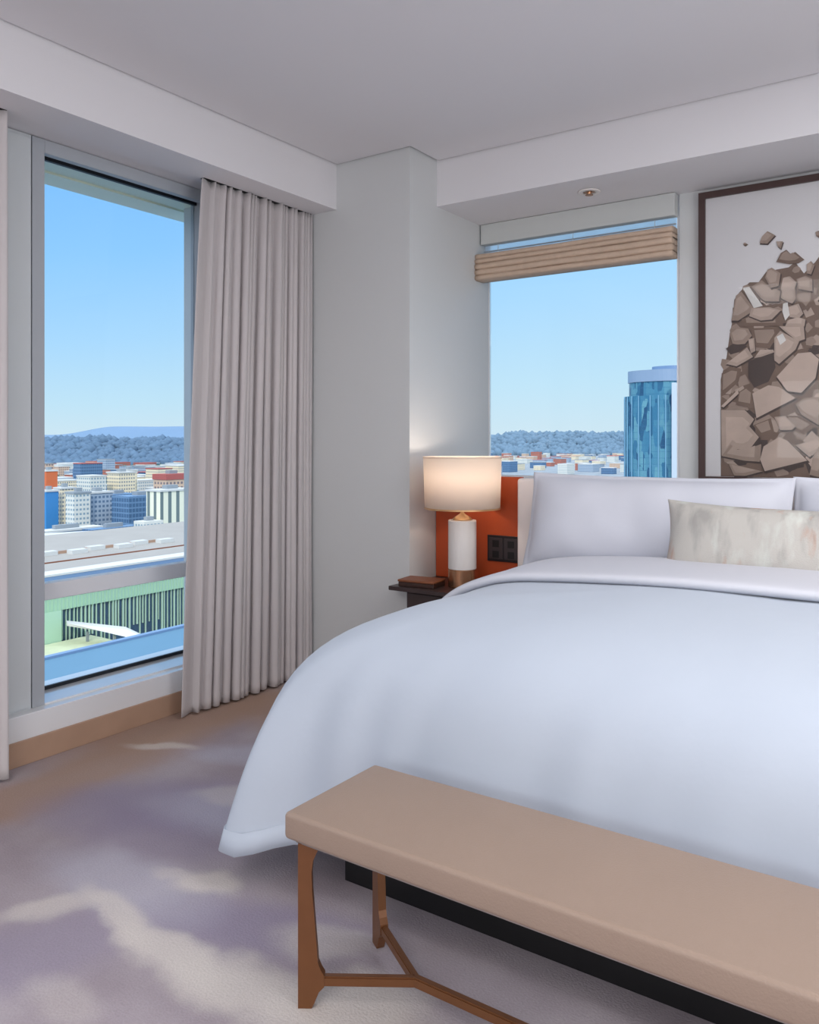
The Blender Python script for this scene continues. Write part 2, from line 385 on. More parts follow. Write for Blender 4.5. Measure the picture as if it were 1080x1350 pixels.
# folded back top edge of the duvet
sec = [(-.22 - 1e-3, .0)]
prof_fold = [(x, z) for x, z in PROF if z > .5]
def fold_xz():
    left = [(BX - HALF - o, z) for o, z in reversed(prof_fold)]
    right = [(BX + HALF + o, z) for o, z in prof_fold]
    return left + right
sec = fold_xz()
yprof = [(2.622, -.004), (2.606, .002), (2.598, .012), (2.600, .023), (2.610, .030), (2.635, .033), (2.70, .032), (2.80, .030), (2.90, .032), (3.0, .034), (3.12, .03), (3.2, -.004)]
bm = bmesh.new(); rows = []
for y, h in yprof:
    row = []
    for k, (x, z) in enumerate(sec):
        x0, z0 = sec[max(0, k - 1)]; x1, z1 = sec[min(len(sec) - 1, k + 1)]
        t = Vector((x1 - x0, 0, z1 - z0)).normalized(); nr = Vector((-t.z, 0, t.x))
        yy = y + .012 * noise.noise(Vector((x * 2, 0, 5)))
        base = .012 * noise.noise(Vector((x * 2.2, yy * 2.2, .3)))
        row.append(bm.verts.new(Vector((x, yy, z + base)) + nr * (h + .004 + .003 * noise.noise(Vector((x * 5, y * 6, 2))))))
    rows.append(row)
for a, b in zip(rows, rows[1:]):
    for i in range(len(sec) - 1): bm.faces.new((a[i], a[i + 1], b[i + 1], b[i]))
fold = finish('turned_back_edge', bm, M_sheet, bed, True)
ms = fold.modifiers.new('soft', 'SUBSURF'); ms.levels = 2; ms.render_levels = 2

# ================================================================== PILLOWS
def pillow_mesh(w, h, th, flange, seed, nu=44, nv=26, ear=.02):
    """cushion in local x (width), z (height), y (thickness)"""
    bm = bmesh.new(); sides = []
    for sgn in (-1, 1):
        rows = []
        for j in range(nv + 1):
            row = []
            for i in range(nu + 1):
                u = -1 + 2 * i / nu; v = -1 + 2 * j / nv
                uu = math.copysign(1 - (1 - abs(u)) ** 1.25, u); vv = math.copysign(1 - (1 - abs(v)) ** 1.25, v)
                x = uu * w / 2; z = vv * h / 2
                fu = max(0, 1 - abs(x) / (w / 2 - flange)) if abs(x) < w / 2 - flange else 0
                fv = max(0, 1 - abs(z) / (h / 2 - flange)) if abs(z) < h / 2 - flange else 0
                t = (1 - (1 - fu) ** 5) * (1 - (1 - fv) ** 2.6)
                t = max(0, t) ** .62 * th / 2
                t *= 1 + .10 * noise.noise(Vector((x * 5, z * 5, seed)))
                # edges bow in between the corners
                x -= math.copysign(ear * (1 - abs(vv) ** 2.0), x) * abs(uu) ** 3
                z -= math.copysign(ear * (1 - abs(uu) ** 2.5), z) * abs(vv) ** 3
                rip = .006 * noise.noise(Vector((x * 9, z * 9, seed + 4)))
                row.append(bm.verts.new((x, sgn * (t + .0025) + rip, z)))
            rows.append(row)
        sides.append(rows)
        for a, b in zip(rows, rows[1:]):
            for i in range(nu): bm.faces.new((a[i], a[i + 1], b[i + 1], b[i]))
    ring = lambda r: r[0][:] + [q[-1] for q in r[1:]] + r[-1][-2::-1] + [q[0] for q in r[-2:0:-1]]
    ra, rb = ring(sides[0]), ring(sides[1])
    for i in range(len(ra)): bm.faces.new((ra[i], ra[(i + 1) % len(ra)], rb[(i + 1) % len(ra)], rb[i]))
    return bm
def place_pillow(name, bm, m, loc, tilt, yaw, label, group=None, cat='pillow', roll=0):
    bmesh.ops.recalc_face_normals(bm, faces=bm.faces)
    me = bpy.data.meshes.new(name); bm.to_mesh(me); bm.free()
    for p in me.polygons: p.use_smooth = True
    me.materials.append(m)
    o = bpy.data.objects.new(name, me); COL.objects.link(o)
    o.location = loc; o.rotation_euler = (R(-tilt), R(roll), R(yaw))
    return tag(o, label, cat, group)
place_pillow('bed_pillow', pillow_mesh(1.09, .44, .22, .018, 3, ear=.012), M_pillow, (-1.108, 3.33, .90), 16, 0, 'white flanged pillow leaning on the headboard nearest the lamp')
place_pillow('bed_pillow', pillow_mesh(1.10, .44, .22, .018, 9, ear=.012), M_pillow, (-.030, 3.372, .903), 16, 0, 'white flanged pillow at the right edge, farther from the lamp')

# decorative lumbar cushion, woven grey green with rusty blotches
def deco():
    m = mat('cushion_weave', (186, 181, 174), .85, bump=.3, bscale=300)
    N = m.node_tree.nodes; L = m.node_tree.links; p = N['Principled BSDF']
    co = N.new('ShaderNodeTexCoord'); mp = N.new('ShaderNodeMapping'); mp.inputs['Scale'].default_value = (14, 14, 4.5); L.new(co.outputs['Object'], mp.inputs[0])
    cur = None
    base = lin(190, 185, 178)
    for k, (col, lo, hi, off) in enumerate((((150, 146, 142), .5, .68, 0), ((186, 142, 120), .6, .7, 7), ((206, 208, 200), .55, .66, 15), ((120, 116, 112), .66, .76, 31))):
        nz = N.new('ShaderNodeTexNoise'); nz.inputs['Scale'].default_value = 1; nz.inputs['Detail'].default_value = 6
        mo = N.new('ShaderNodeVectorMath'); mo.operation = 'ADD'; mo.inputs[1].default_value = (off, off, off); L.new(mp.outputs[0], mo.inputs[0]); L.new(mo.outputs[0], nz.inputs['Vector'])
        mr = N.new('ShaderNodeMapRange'); mr.inputs['From Min'].default_value = lo; mr.inputs['From Max'].default_value = hi; mr.inputs['To Max'].default_value = .75; L.new(nz.outputs['Fac'], mr.inputs['Value'])
        mx = N.new('ShaderNodeMix'); mx.data_type = 'RGBA'; L.new(mr.outputs[0], mx.inputs['Factor'])
        if cur is None: mx.inputs['A'].default_value = base
        else: L.new(cur, mx.inputs['A'])
        mx.inputs['B'].default_value = lin(*col); cur = mx.outputs['Result']
    L.new(cur, p.inputs['Base Color'])
    return m
place_pillow('lumbar_cushion', pillow_mesh(.94, .31, .15, .004, 21, ear=.022), deco(), (-.49, 3.06, .885), 18, 0, 'long patterned grey lumbar cushion with rusty blotches on the bed', cat='cushion')

# ================================================================== CURTAINS
def curtain(name, ytop0, ytop1, ybot0, ybot1, folds, label, seed, flat_lead, x0=-2.945, depth=.05):
    rnd = random.Random(seed)
    root = thing(name, label, 'curtain', (x0, (ybot0 + ybot1) / 2, .01), None)
    ks = [0]; 
    for i in range(folds): ks.append(ks[-1] + rnd.choice((.4, .6, .9, 1.3, 1.8)) * rnd.uniform(.85, 1.15))
    ks = [k / ks[-1] for k in ks]
    amps = [rnd.uniform(.45, 1.15) for _ in ks]
    bm = bmesh.new(); rows = []; NU = folds * 14; NZ = 60
    def wave(s):
        # s over the pleated part 0..1
        for i in range(folds):
            if s <= ks[i + 1]:
                q = (s - ks[i]) / (ks[i + 1] - ks[i]); a = amps[i] * (1 - q) + amps[i + 1] * q
                return i, q, a
        return folds - 1, 1, amps[-1]
    for k in range(NZ + 1):
        f = k / NZ                      # 0 top 1 bottom
        z = ZS - .004 + (.012 - ZS + .004) * f
        row = []
        for i in range(NU + 1):
            s = i / NU
            if s < flat_lead:
                y_s = s; off = -.2 + .3 * math.sin(s / flat_lead * math.pi * .5) ; q2 = 0; dd = 0
                d = depth * (.25 * math.cos(s / flat_lead * math.pi) - .1)
                ysh = 0
            else:
                sp = (s - flat_lead) / (1 - flat_lead)
                ii, q, a = wave(sp)
                shp = math.cos(2 * math.pi * q)
                # top: pinched pleats, tighter and shallower; lower: rounder
                top = math.exp(-f * 9)
                d = depth * a * (.5 * shp * (1 - .35 * top) + .22 * top * math.cos(4 * math.pi * q) + .10 * math.sin(2 * math.pi * (q * 2 + f * 1.3 + ii)) * f)
                ysh = .010 * a * math.sin(2 * math.pi * q * 2) * (1 - top)
            drift = .012 * noise.noise(Vector((s * 9, f * 1.6, seed)))
            e = f ** .8
            y0_ = ytop0 + (ybot0 - ytop0) * e; y1_ = ytop1 + (ybot1 - ytop1) * e
            y = y0_ + (y1_ - y0_) * s + ysh + drift * (4 * s * (1 - s))
            row.append(bm.verts.new((x0 + d + .02 * f * 0, y, z)))
        rows.append(row)
    for a, b in zip(rows, rows[1:]):
        for i in range(NU): bm.faces.new((a[i], a[i + 1], b[i + 1], b[i]))
    # hem seam: the last 9 cm pushed out by a hair
    p = finish('curtain_panel', bm, M_curtain, root, True)
    md = p.modifiers.new('thickness', 'SOLIDIFY'); md.thickness = .003
    bm = bmesh.new()
    tk = box(bm, x0 - .012, x0 + .012, ytop0 + .01, ytop1, ZS - .003, ZS + .003)
    finish('curtain_track', tk, M_black, root)
    return root
curtain('curtain', 2.575, 3.325, 2.455, 3.315, 17, 'grey linen curtain hanging floor length at the left window beside the corner wall', 5, .10)
curtain('curtain', 1.15, 1.648, 1.13, 1.652, 8, 'grey curtain edge at the far left border of the photo', 8, .04)

# ================================================================== ROMAN BLIND
rb = thing('roman_blind', 'beige roman blind drawn up at the top of the right window', 'blind', (-1.755, 4.06, 2.14))
X0, X1 = -2.296, -1.212
bm = bmesh.new(); box(bm, X0, X1, 4.03, 4.085, 2.352, ZS - .002, bev=.004)
finish('valance', bm, M_blindgrey, rb)
finish('added_bright_strip', B(X0 + .005, X1 - .005, 4.075, 4.0765, 2.27, 2.355), M_brightstrip, rb)  # added translucent sheet, stands in for the bright strip above the folds
bm = bmesh.new(); prism(bm, [(X0 + .003, 4.066 + .004 * math.cos(a), 2.318 + .004 * math.sin(a)) for a in [i * math.pi / 4 for i in range(8)]], (X1 - X0 - .006, 0, 0))
finish('added_strip_rod', bm, M_frame, rb)
for cx in (-2.2, -1.755, -1.32):
    bm = bmesh.new(); prism(bm, [(cx + .0018 * math.cos(a), 4.060 + .0018 * math.sin(a), 2.27) for a in [i * math.pi / 3 for i in range(6)]], (0, 0, .085))
    finish('lift_cord', bm, M_blindgrey, rb)
# stacked folds: rounded bundle, wider towards the room
for i, (dz0, dz1, dy) in enumerate(((2.262, 2.293, .052), (2.236, 2.266, .056), (2.204, 2.240, .058), (2.172, 2.208, .058), (2.145, 2.176, .055))):
    bm = bmesh.new()
    pts = []
    for k in range(13):
        a = -math.pi / 2 + math.pi * k / 12
        pts.append((4.03 - dy * math.cos(a) ** .3 if abs(math.cos(a)) > 1e-6 else 4.03, (dz0 + dz1) / 2 + (dz1 - dz0) / 2 * math.sin(a)))
    nx = 40; rows = []
    for q in range(nx + 1):
        x = X0 - .006 + (X1 - X0 + .008) * q / nx
        wob = .004 * noise.noise(Vector((x * 4, i, 0)))
        rows.append([bm.verts.new((x, y + wob, z + .004 * noise.noise(Vector((x * 3, i, 7))))) for y, z in pts] + [bm.verts.new((x, 4.07, dz1)), bm.verts.new((x, 4.07, dz0))])
    for a, b in zip(rows, rows[1:]):
        for k in range(len(a)): bm.faces.new((a[k], a[(k + 1) % len(a)], b[(k + 1) % len(a)], b[k]))
    bm.faces.new(rows[0]); bm.faces.new(rows[-1][::-1])
    finish('blind_fold', bm, M_shadeband, rb, True)

# ================================================================== BENCH
bench = thing('bench', 'long taupe leather bench with bronze legs at the foot of the bed', 'bench', (-.45, 1.505, 0))
bx0, bx1, by0, by1 = -1.262, .36, 1.338, 1.672
bm = bmesh.new(); box(bm, bx0, bx1, by0, by1, .372, .432, bev=.011, seg=5)
# soft crown on the top
bmesh.ops.subdivide_edges(bm, edges=[e for e in bm.edges if abs((e.verts[0].co - e.verts[1].co).x) > .5], cuts=24)
finish('cushion', bm, M_leather, bench, True)
finish('seat_frame', B(bx0 + .02, bx1 - .02, by0 + .02, by1 - .02, .362, .373), M_welt, bench)
def leg(px_, py_, dx, dy, th=.020):
    L_ = math.hypot(dx, dy); u = Vector((dx / L_, dy / L_, 0)); w = Vector((-u.y, u.x, 0)) * th
    prof = [(0, .0), (.030, .0), (.036, .012), (.046, .036), (.058, .048), (.058, .072), (.050, .085), (.044, .10), (.041, .14), (.036, .20), (.031, .26), (.030, .30), (.033, .325), (.042, .345), (.054, .363), (0, .363)]
    o = Vector((px_, py_, 0)) - w / 2
    bm = bmesh.new(); prism(bm, [o + u * a + Vector((0, 0, z)) for a, z in prof], w)
    bmesh.ops.bevel(bm, geom=[e for e in bm.edges if len(e.link_faces) == 2 and e.calc_face_angle(0) > 1.2 and abs((e.verts[0].co - e.verts[1].co).dot(w)) < 1e-6], offset=.0035, segments=2, affect='EDGES')
    return bm
J1 = Vector((-1.02, 1.505, .058)); J2 = Vector((.12, 1.505, .058))
legs = [(-1.238, 1.362, J1), (-1.238, 1.648, J1), (.338, 1.362, J2), (.338, 1.648, J2)]
for lx, ly, J in legs:
    finish('leg', leg(lx, ly, J.x - lx, J.y - ly), M_bronze, bench)
def bar(a, b, w, h):
    a, b = Vector(a), Vector(b); d = (b - a).normalized(); s = Vector((-d.y, d.x, 0)) * w / 2; u = Vector((0, 0, h / 2))
    bm = bmesh.new(); prism(bm, [a - s - u, a + s - u, a + s + u, a - s + u], b - a)
    bmesh.ops.bevel(bm, geom=list(bm.edges), offset=.003, segments=2, affect='EDGES'); return bm
for lx, ly, J in legs:
    d = (Vector((lx, ly, J.z)) - J).normalized()
    finish('stretcher', bar(J, Vector((lx, ly, J.z)) - d * .05, .017, .022), M_bronze, bench)
finish('stretcher', bar(J1 - Vector((.006, 0, 0)), J2 + Vector((.006, 0, 0)), .019, .0225), M_bronze, bench)

# ================================================================== NIGHTSTAND
ns = thing('nightstand', 'dark walnut nightstand with thin top beside the bed', 'nightstand', (-2.0, 3.4, 0))
bm = bmesh.new(); prism(bm, [(-2.335, 3.205, .535), (-1.80, 3.205, .535), (-1.80, 3.588, .535), (-2.302, 3.588, .535), (-2.302, 3.337, .535), (-2.335, 3.337, .535)], (0, 0, .02))
bmesh.ops.bevel(bm, geom=list(bm.edges), offset=.002, segments=2, affect='EDGES')
finish('table_top', bm, M_walnut, ns)
finish('cabinet_body', B(-2.262, -1.84, 3.255, 3.585, .14, .5345, bev=.003), M_walnut2, ns)
d = finish('drawer', B(-2.250, -1.852, 3.243, 3.256, .35, .525, bev=.002), M_walnut, ns)
finish('handle', B(-2.13, -1.97, 3.232, 3.2435, .434, .444, bev=.002), M_copper, d)
for lx in (-2.24, -1.87):
    for ly in (3.275, 3.565): finish('leg', B(lx - .012, lx + .012, ly - .012, ly + .012, 0, .1405), M_walnut2, ns)

bxr = thing('leather_box', 'flat brown leather box on the nightstand next to the lamp', 'box', (-2.25, 3.30, .555))
def rotbox(x, y, w, d_, z0, z1, a, bev):
    bm = B(-w / 2, w / 2, -d_ / 2, d_ / 2, z0, z1, bev=bev)
    bmesh.ops.rotate(bm, verts=bm.verts, cent=(0, 0, 0), matrix=Matrix.Rotation(R(a), 3, 'Z')); bmesh.ops.translate(bm, verts=bm.verts, vec=(x, y, 0)); return bm
finish('box_base', rotbox(-2.205, 3.30, .19, .125, .5555, .576, 6, .003), M_trayedge, bxr)
finish('lid', rotbox(-2.205, 3.30, .196, .131, .5765, .588, 6, .004), M_tray, bxr)

# ================================================================== TABLE LAMP
LX, LY = -2.03, 3.388
lamp = thing('table_lamp', 'lit table lamp with white drum shade, marble column and brass foot', 'lamp', (LX, LY, .555))
finish('lamp_foot', lathe(bmesh.new(), [(0, .5555), (.066, .5555), (.0675, .558), (.0675, .640), (.066, .642), (0, .642)], LX, LY), M_copper, lamp, False)
finish('marble_column', lathe(bmesh.new(), [(0, .642), (.066, .642), (.0675, .6445), (.0675, .871), (.066, .874), (0, .874)], LX, LY), M_marble, lamp)
finish('neck', lathe(bmesh.new(), [(0, .874), (.046, .874), (.046, .880), (.036, .890), (.016, .902), (.009, .908), (.009, .96), (.017, .962), (.017, 1.005), (.0, 1.005)], LX, LY, 32), M_brassneck, lamp, True)
finish('lamp_bulb', lathe(bmesh.new(), [(0, 1.005), (.012, 1.006), (.016, 1.02), (.028, 1.045), (.03, 1.062), (.024, 1.082), (.010, 1.093), (0, 1.095)], LX, LY, 24), translucent('bulb_glass', (255, 244, 225), .9), lamp, True)
sh = finish('lamp_shade', lathe(bmesh.new(), [(.181, .930), (.1875, 1.175), (.1855, 1.175), (.179, .930)], LX, LY, 64, True), M_lampshade, lamp, True)
bm = bmesh.new(); lathe(bm, [(.1785, .928), (.1822, .928), (.1824, .936), (.1785, .936)], LX, LY, 64, True); finish('shade_trim', bm, M_brassneck, sh)
bm = bmesh.new(); lathe(bm, [(.1845, 1.170), (.1885, 1.170), (.1885, 1.178), (.1845, 1.178)], LX, LY, 64, True); finish('shade_trim', bm, M_lampshade, sh)
bm = bmesh.new()
for k in range(3):
    a = k * 2 * math.pi / 3 + .4; c_, s_ = math.cos(a), math.sin(a)
    prism(bm, [(LX - s_ * .002, LY + c_ * .002, 1.16), (LX + s_ * .002, LY - c_ * .002, 1.16), (LX + s_ * .002, LY - c_ * .002, 1.164), (LX - s_ * .002, LY + c_ * .002, 1.164)], (c_ * .184, s_ * .184, 0))
prism(bm, [(LX + .003 * math.cos(a), LY + .003 * math.sin(a), 1.095) for a in [i * math.pi / 3 for i in range(6)]], (0, 0, .072))
finish('shade_spider', bm, M_brassneck, lamp)
pd = bpy.data.lights.new('bulb_light', 'POINT'); pd.energy = 2.5; pd.color = (1, .88, .76); pd.shadow_soft_size = .034
po = bpy.data.objects.new('bulb_light', pd); COL.objects.link(po); po.location = (LX, LY, 1.12)

# ================================================================== ORANGE PANEL, OUTLET
op = finish('wall_panel', B(-2.300, -1.802, 3.572, 3.589, .556, 1.078, bev=.004), M_orange)
tag(op, 'burnt orange leather wall panel behind the table lamp', 'panel')
ot = thing('power_outlet', 'black socket plate on the orange panel beside the headboard', 'outlet', (-1.91, 3.57, .66))
finish('cover_plate', B(-1.992, -1.812, 3.565, 3.5715, .662, .790, bev=.002), M_outlet, ot)
for x0_, x1_ in ((-1.982, -1.906), (-1.898, -1.822)):
    s_ = finish('socket_module', B(x0_, x1_, 3.562, 3.5655, .675, .777, bev=.001), M_outlet2, ot)
    for zz in (.752, .700):
        finish('socket_face', B(x0_ + .020, x1_ - .020, 3.5608, 3.5622, zz - .020, zz + .014, bev=.0006), M_black, s_)

# ================================================================== SPRINKLER
sp = thing('ceiling_sprinkler', 'small white recessed sprinkler in the bulkhead above the window', 'sprinkler', (-1.552, 3.788, ZS))
finish('cover_ring', lathe(bmesh.new(), [(.030, ZS - .001), (.052, ZS - .001), (.055, ZS - .004), (.050, ZS - .008), (.032, ZS - .009), (.030, ZS - .006)], -1.552, 3.788, 40, True), M_chrome, sp, True)
finish('sprinkler_head', lathe(bmesh.new(), [(0, ZS - .001), (.030, ZS - .001), (.030, ZS - .004), (.012, ZS - .006), (.010, ZS - .016), (.019, ZS - .018), (.019, ZS - .020), (0, ZS - .021)], -1.552, 3.788, 28), M_copper, sp)

# ================================================================== PICTURE
pic = thing('framed_picture', 'large framed print of piled broken wood blocks above the bed', 'picture', (-.52, 4.07, 1.052))
PX0, PX1, PZ0, PZ1 = -1.104, .064, 1.052, 2.444
fw = .031; bm = bmesh.new()
for q in ([(PX0, PZ0), (PX1, PZ0), (PX1 - fw, PZ0 + fw), (PX0 + fw, PZ0 + fw)], [(PX1, PZ0), (PX1, PZ1), (PX1 - fw, PZ1 - fw), (PX1 - fw, PZ0 + fw)],
          [(PX1, PZ1), (PX0, PZ1), (PX0 + fw, PZ1 - fw), (PX1 - fw, PZ1 - fw)], [(PX0, PZ1), (PX0, PZ0), (PX0 + fw, PZ0 + fw), (PX0 + fw, PZ1 - fw)]):
    prism(bm, [(x, 4.048, z) for x, z in q], (0, .038, 0))
finish('picture_frame', bm, M_pframe, pic)
finish('paper', B(PX0 + fw - .002, PX1 - fw + .002, 4.060, 4.086, PZ0 + fw - .002, PZ1 - fw + .002), M_paper, pic)
ART_OUTLINE = [(-1.004, 1.084), (-1.004, 1.545), (-0.976, 1.652), (-0.962, 1.758), (-0.948, 1.829), (-0.942, 1.917), (-0.918, 1.951), (-0.874, 1.992), (-0.834, 1.988), (-0.801, 2.033), (-0.753, 2.038), (-0.705, 2.042), (-0.679, 2.063), (-0.642, 2.007), (-0.595, 2.053), (-0.574, 2.084)]
ART = [
   ('M', [(-0.933, 1.935), (-0.908, 1.953), (-0.854, 1.869), (-0.869, 1.849), (-0.923, 1.817), (-0.954, 1.82)]),
   ('W', [(-0.903, 1.968), (-0.874, 1.97), (-0.815, 1.876), (-0.854, 1.869)]),
   ('M', [(-0.864, 1.969), (-0.82, 1.996), (-0.795, 1.972), (-0.738, 1.935), (-0.747, 1.89), (-0.805, 1.896), (-0.824, 1.913)]),
   ('M', [(-0.795, 2.04), (-0.776, 2.048), (-0.738, 2.017), (-0.747, 1.962), (-0.781, 1.955), (-0.805, 2.005)]),
   ('L', [(-0.728, 1.996), (-0.7, 2.0), (-0.672, 1.969), (-0.681, 1.935), (-0.738, 1.94), (-0.733, 1.976)]),
   ('M', [(-0.733, 1.94), (-0.677, 1.939), (-0.672, 1.898), (-0.691, 1.874), (-0.738, 1.905)]),
   ('B', [(-0.677, 1.919), (-0.635, 1.925), (-0.598, 1.916), (-0.603, 1.866), (-0.626, 1.833), (-0.649, 1.865), (-0.672, 1.888)]),
   ('M', [(-0.672, 1.984), (-0.635, 1.995), (-0.607, 1.977), (-0.607, 1.922), (-0.663, 1.938)]),
   ('M', [(-0.63, 2.045), (-0.612, 2.058), (-0.598, 2.036), (-0.612, 1.998), (-0.63, 2.005)]),
   ('B', [(-0.908, 1.821), (-0.874, 1.834), (-0.824, 1.804), (-0.733, 1.848), (-0.728, 1.776), (-0.903, 1.79)]),
   ('L', [(-0.864, 1.87), (-0.786, 1.868), (-0.738, 1.848), (-0.776, 1.81), (-0.824, 1.809), (-0.874, 1.834)]),
   ('L', [(-0.709, 1.861), (-0.663, 1.872), (-0.644, 1.825), (-0.663, 1.806), (-0.7, 1.814)]),
   ('L', [(-0.709, 1.8), (-0.663, 1.811), (-0.635, 1.798), (-0.639, 1.768), (-0.719, 1.775)]),
   ('W', [(-0.728, 1.878), (-0.709, 1.881), (-0.7, 1.824), (-0.719, 1.8), (-0.731, 1.842)]),
   ('B', [(-0.757, 2.071), (-0.738, 2.11), (-0.714, 2.122), (-0.695, 2.099), (-0.677, 2.107), (-0.639, 2.067), (-0.663, 2.054), (-0.7, 2.054)]),
   ('M', [(-0.82, 2.193), (-0.795, 2.218), (-0.762, 2.195), (-0.795, 2.161), (-0.829, 2.168)]),
   ('B', [(-0.901, 2.17), (-0.888, 2.176), (-0.878, 2.167), (-0.891, 2.16)]),
   ('M', [(-0.757, 2.164), (-0.728, 2.162), (-0.738, 2.13), (-0.75, 2.142)]),
   ('B', [(-0.594, 2.181), (-0.58, 2.189), (-0.567, 2.167), (-0.578, 2.154), (-0.591, 2.166)]),
   ('D', [(-0.878, 1.623), (-0.77, 1.66), (-0.76, 1.589), (-0.79, 1.525), (-0.852, 1.5), (-0.878, 1.546)]),
   ('M', [(-0.962, 1.761), (-0.93, 1.786), (-0.878, 1.776), (-0.862, 1.742), (-0.893, 1.706), (-0.946, 1.704)]),
   ('B', [(-0.867, 1.776), (-0.75, 1.772), (-0.745, 1.744), (-0.785, 1.677), (-0.852, 1.687)]),
   ('D', [(-0.978, 1.689), (-0.946, 1.71), (-0.883, 1.694), (-0.92, 1.669), (-0.957, 1.66)]),
   ('L', [(-0.978, 1.617), (-0.883, 1.689), (-0.857, 1.643), (-0.893, 1.623), (-0.93, 1.603)]),
   ('L', [(-0.878, 1.727), (-0.852, 1.731), (-0.847, 1.67), (-0.867, 1.66)]),
   ('L', [(-0.852, 1.637), (-0.826, 1.674), (-0.77, 1.671), (-0.765, 1.659), (-0.821, 1.641)]),
   ('L', [(-0.745, 1.777), (-0.642, 1.769), (-0.637, 1.71), (-0.666, 1.701), (-0.73, 1.76)]),
   ('L', [(-0.765, 1.724), (-0.74, 1.755), (-0.661, 1.701), (-0.676, 1.665), (-0.745, 1.604), (-0.765, 1.622)]),
   ('W', [(-0.755, 1.729), (-0.73, 1.743), (-0.715, 1.71), (-0.74, 1.69)]),
   ('H', [(-0.755, 1.546), (-0.666, 1.648), (-0.613, 1.65), (-0.58, 1.617), (-0.594, 1.533), (-0.652, 1.469), (-0.71, 1.479)]),
   ('B', [(-0.997, 1.573), (-0.946, 1.599), (-0.909, 1.591), (-0.92, 1.531), (-0.984, 1.472), (-1.0, 1.461)]),
   ('H', [(-1.0, 1.417), (-0.925, 1.492), (-0.92, 1.475), (-0.989, 1.411)]),
   ('B', [(-0.92, 1.481), (-0.883, 1.507), (-0.852, 1.479), (-0.857, 1.402), (-0.93, 1.42)]),
   ('M', [(-0.676, 1.419), (-0.642, 1.445), (-0.58, 1.448), (-0.537, 1.395), (-0.58, 1.322), (-0.652, 1.371)]),
   ('L', [(-1.0, 1.4), (-0.893, 1.397), (-0.852, 1.353), (-0.873, 1.32), (-0.831, 1.27), (-0.862, 1.227), (-0.893, 1.21), (-0.935, 1.215), (-0.957, 1.237), (-0.997, 1.181)]),
   ('M', [(-0.997, 1.181), (-0.957, 1.237), (-0.93, 1.21), (-0.893, 1.21), (-0.821, 1.238), (-0.826, 1.156), (-0.893, 1.16)]),
   ('B', [(-0.857, 1.325), (-0.78, 1.357), (-0.765, 1.292), (-0.821, 1.27)]),
   ('H', [(-0.86, 1.473), (-0.79, 1.509), (-0.745, 1.499), (-0.676, 1.446), (-0.842, 1.358)]),
   ('B', [(-0.72, 1.367), (-0.666, 1.366), (-0.594, 1.317), (-0.642, 1.28), (-0.691, 1.302)]),
   ('L', [(-0.765, 1.362), (-0.72, 1.367), (-0.676, 1.318), (-0.691, 1.302), (-0.74, 1.302)]),
   ('H', [(-0.826, 1.167), (-0.811, 1.227), (-0.745, 1.27), (-0.71, 1.254), (-0.627, 1.164), (-0.806, 1.113)]),
   ('L', [(-0.676, 1.233), (-0.58, 1.264), (-0.546, 1.238), (-0.58, 1.207), (-0.618, 1.18)]),
   ('M', [(-0.967, 1.148), (-0.816, 1.112), (-0.893, 1.089), (-0.941, 1.09)]),
   ('M', [(-0.603, 1.185), (-0.58, 1.228), (-0.546, 1.16), (-0.58, 1.091), (-0.618, 1.101)]),
]
TONE = {'H': (192, 170, 157), 'L': (176, 155, 142), 'M': (154, 133, 120), 'B': (114, 91, 78), 'D': (66, 49, 44), 'W': (222, 218, 214)}
artm = {k: mat('print_' + k.lower(), v, .45, var=.2, vscale=16) for k, v in TONE.items()}
keys = list(TONE)
bm = bmesh.new(); dep = [0]
def flat(pts, key):
    dep[0] += 1
    y = 4.0595 - dep[0] * .000013
    try: f = bm.faces.new([bm.verts.new((x, y, z)) for x, z in pts])
    except ValueError: return
    f.material_index = keys.index(key)
def shaded(pts, key):
    """a block of the print: dark contact edge below, body, paler upper facet"""
    cx = sum(p[0] for p in pts) / len(pts); cz = sum(p[1] for p in pts) / len(pts)
    if key in 'HLM' and len(pts) > 3:
        flat([(cx + (x - cx) * 1.06 + .003, cz + (z - cz) * 1.06 - .006) for x, z in pts], 'D')
    flat(pts, key)
    if key in 'LMB':
        up = {'L': 'H', 'M': 'L', 'B': 'M'}[key]
        flat([(cx + (x - cx) * .72 - .004, cz + (z - cz) * .66 + .006) for x, z in pts], up)
AX = -.52; CLIP0, CLIP1 = -1.003, -.037
outline = ART_OUTLINE + [(2 * AX - x, z) for x, z in reversed(ART_OUTLINE)]
outline = [(max(CLIP0, min(CLIP1, x)), max(PZ0 + fw + .001, z)) for x, z in outline]
flat(outline, 'B')
rr = random.Random(4)
def blob(cx, cz, r, k=6):
    a0 = rr.random() * 6.28
    return [(cx + r * rr.uniform(.7, 1.1) * math.cos(a0 + i * 6.283 / k), cz + r * rr.uniform(.65, 1.05) * math.sin(a0 + i * 6.283 / k)) for i in range(k)]
def top_z(x):
    x = x if x < AX else 2 * AX - x
    for (x0_, z0_), (x1_, z1_) in zip(ART_OUTLINE[1:], ART_OUTLINE[2:]):
        if x0_ <= x <= x1_: return z0_ + (z1_ - z0_) * (x - x0_) / max(1e-6, x1_ - x0_)
    return 2.08
clampx = lambda pts: [(max(CLIP0, min(CLIP1, x)), max(PZ0 + fw + .001, z)) for x, z in pts]
for i in range(330):                                   # small fragments filling the heap
    x = rr.uniform(-1.0, -.04); z = rr.uniform(1.12, 2.1)
    if z > top_z(x) - .01: continue
    size = .046 - .028 * (z - 1.1)
    flat(clampx(blob(x, z, size, rr.choice((4, 5, 6)))), rr.choice('DDBBMMLLM'))
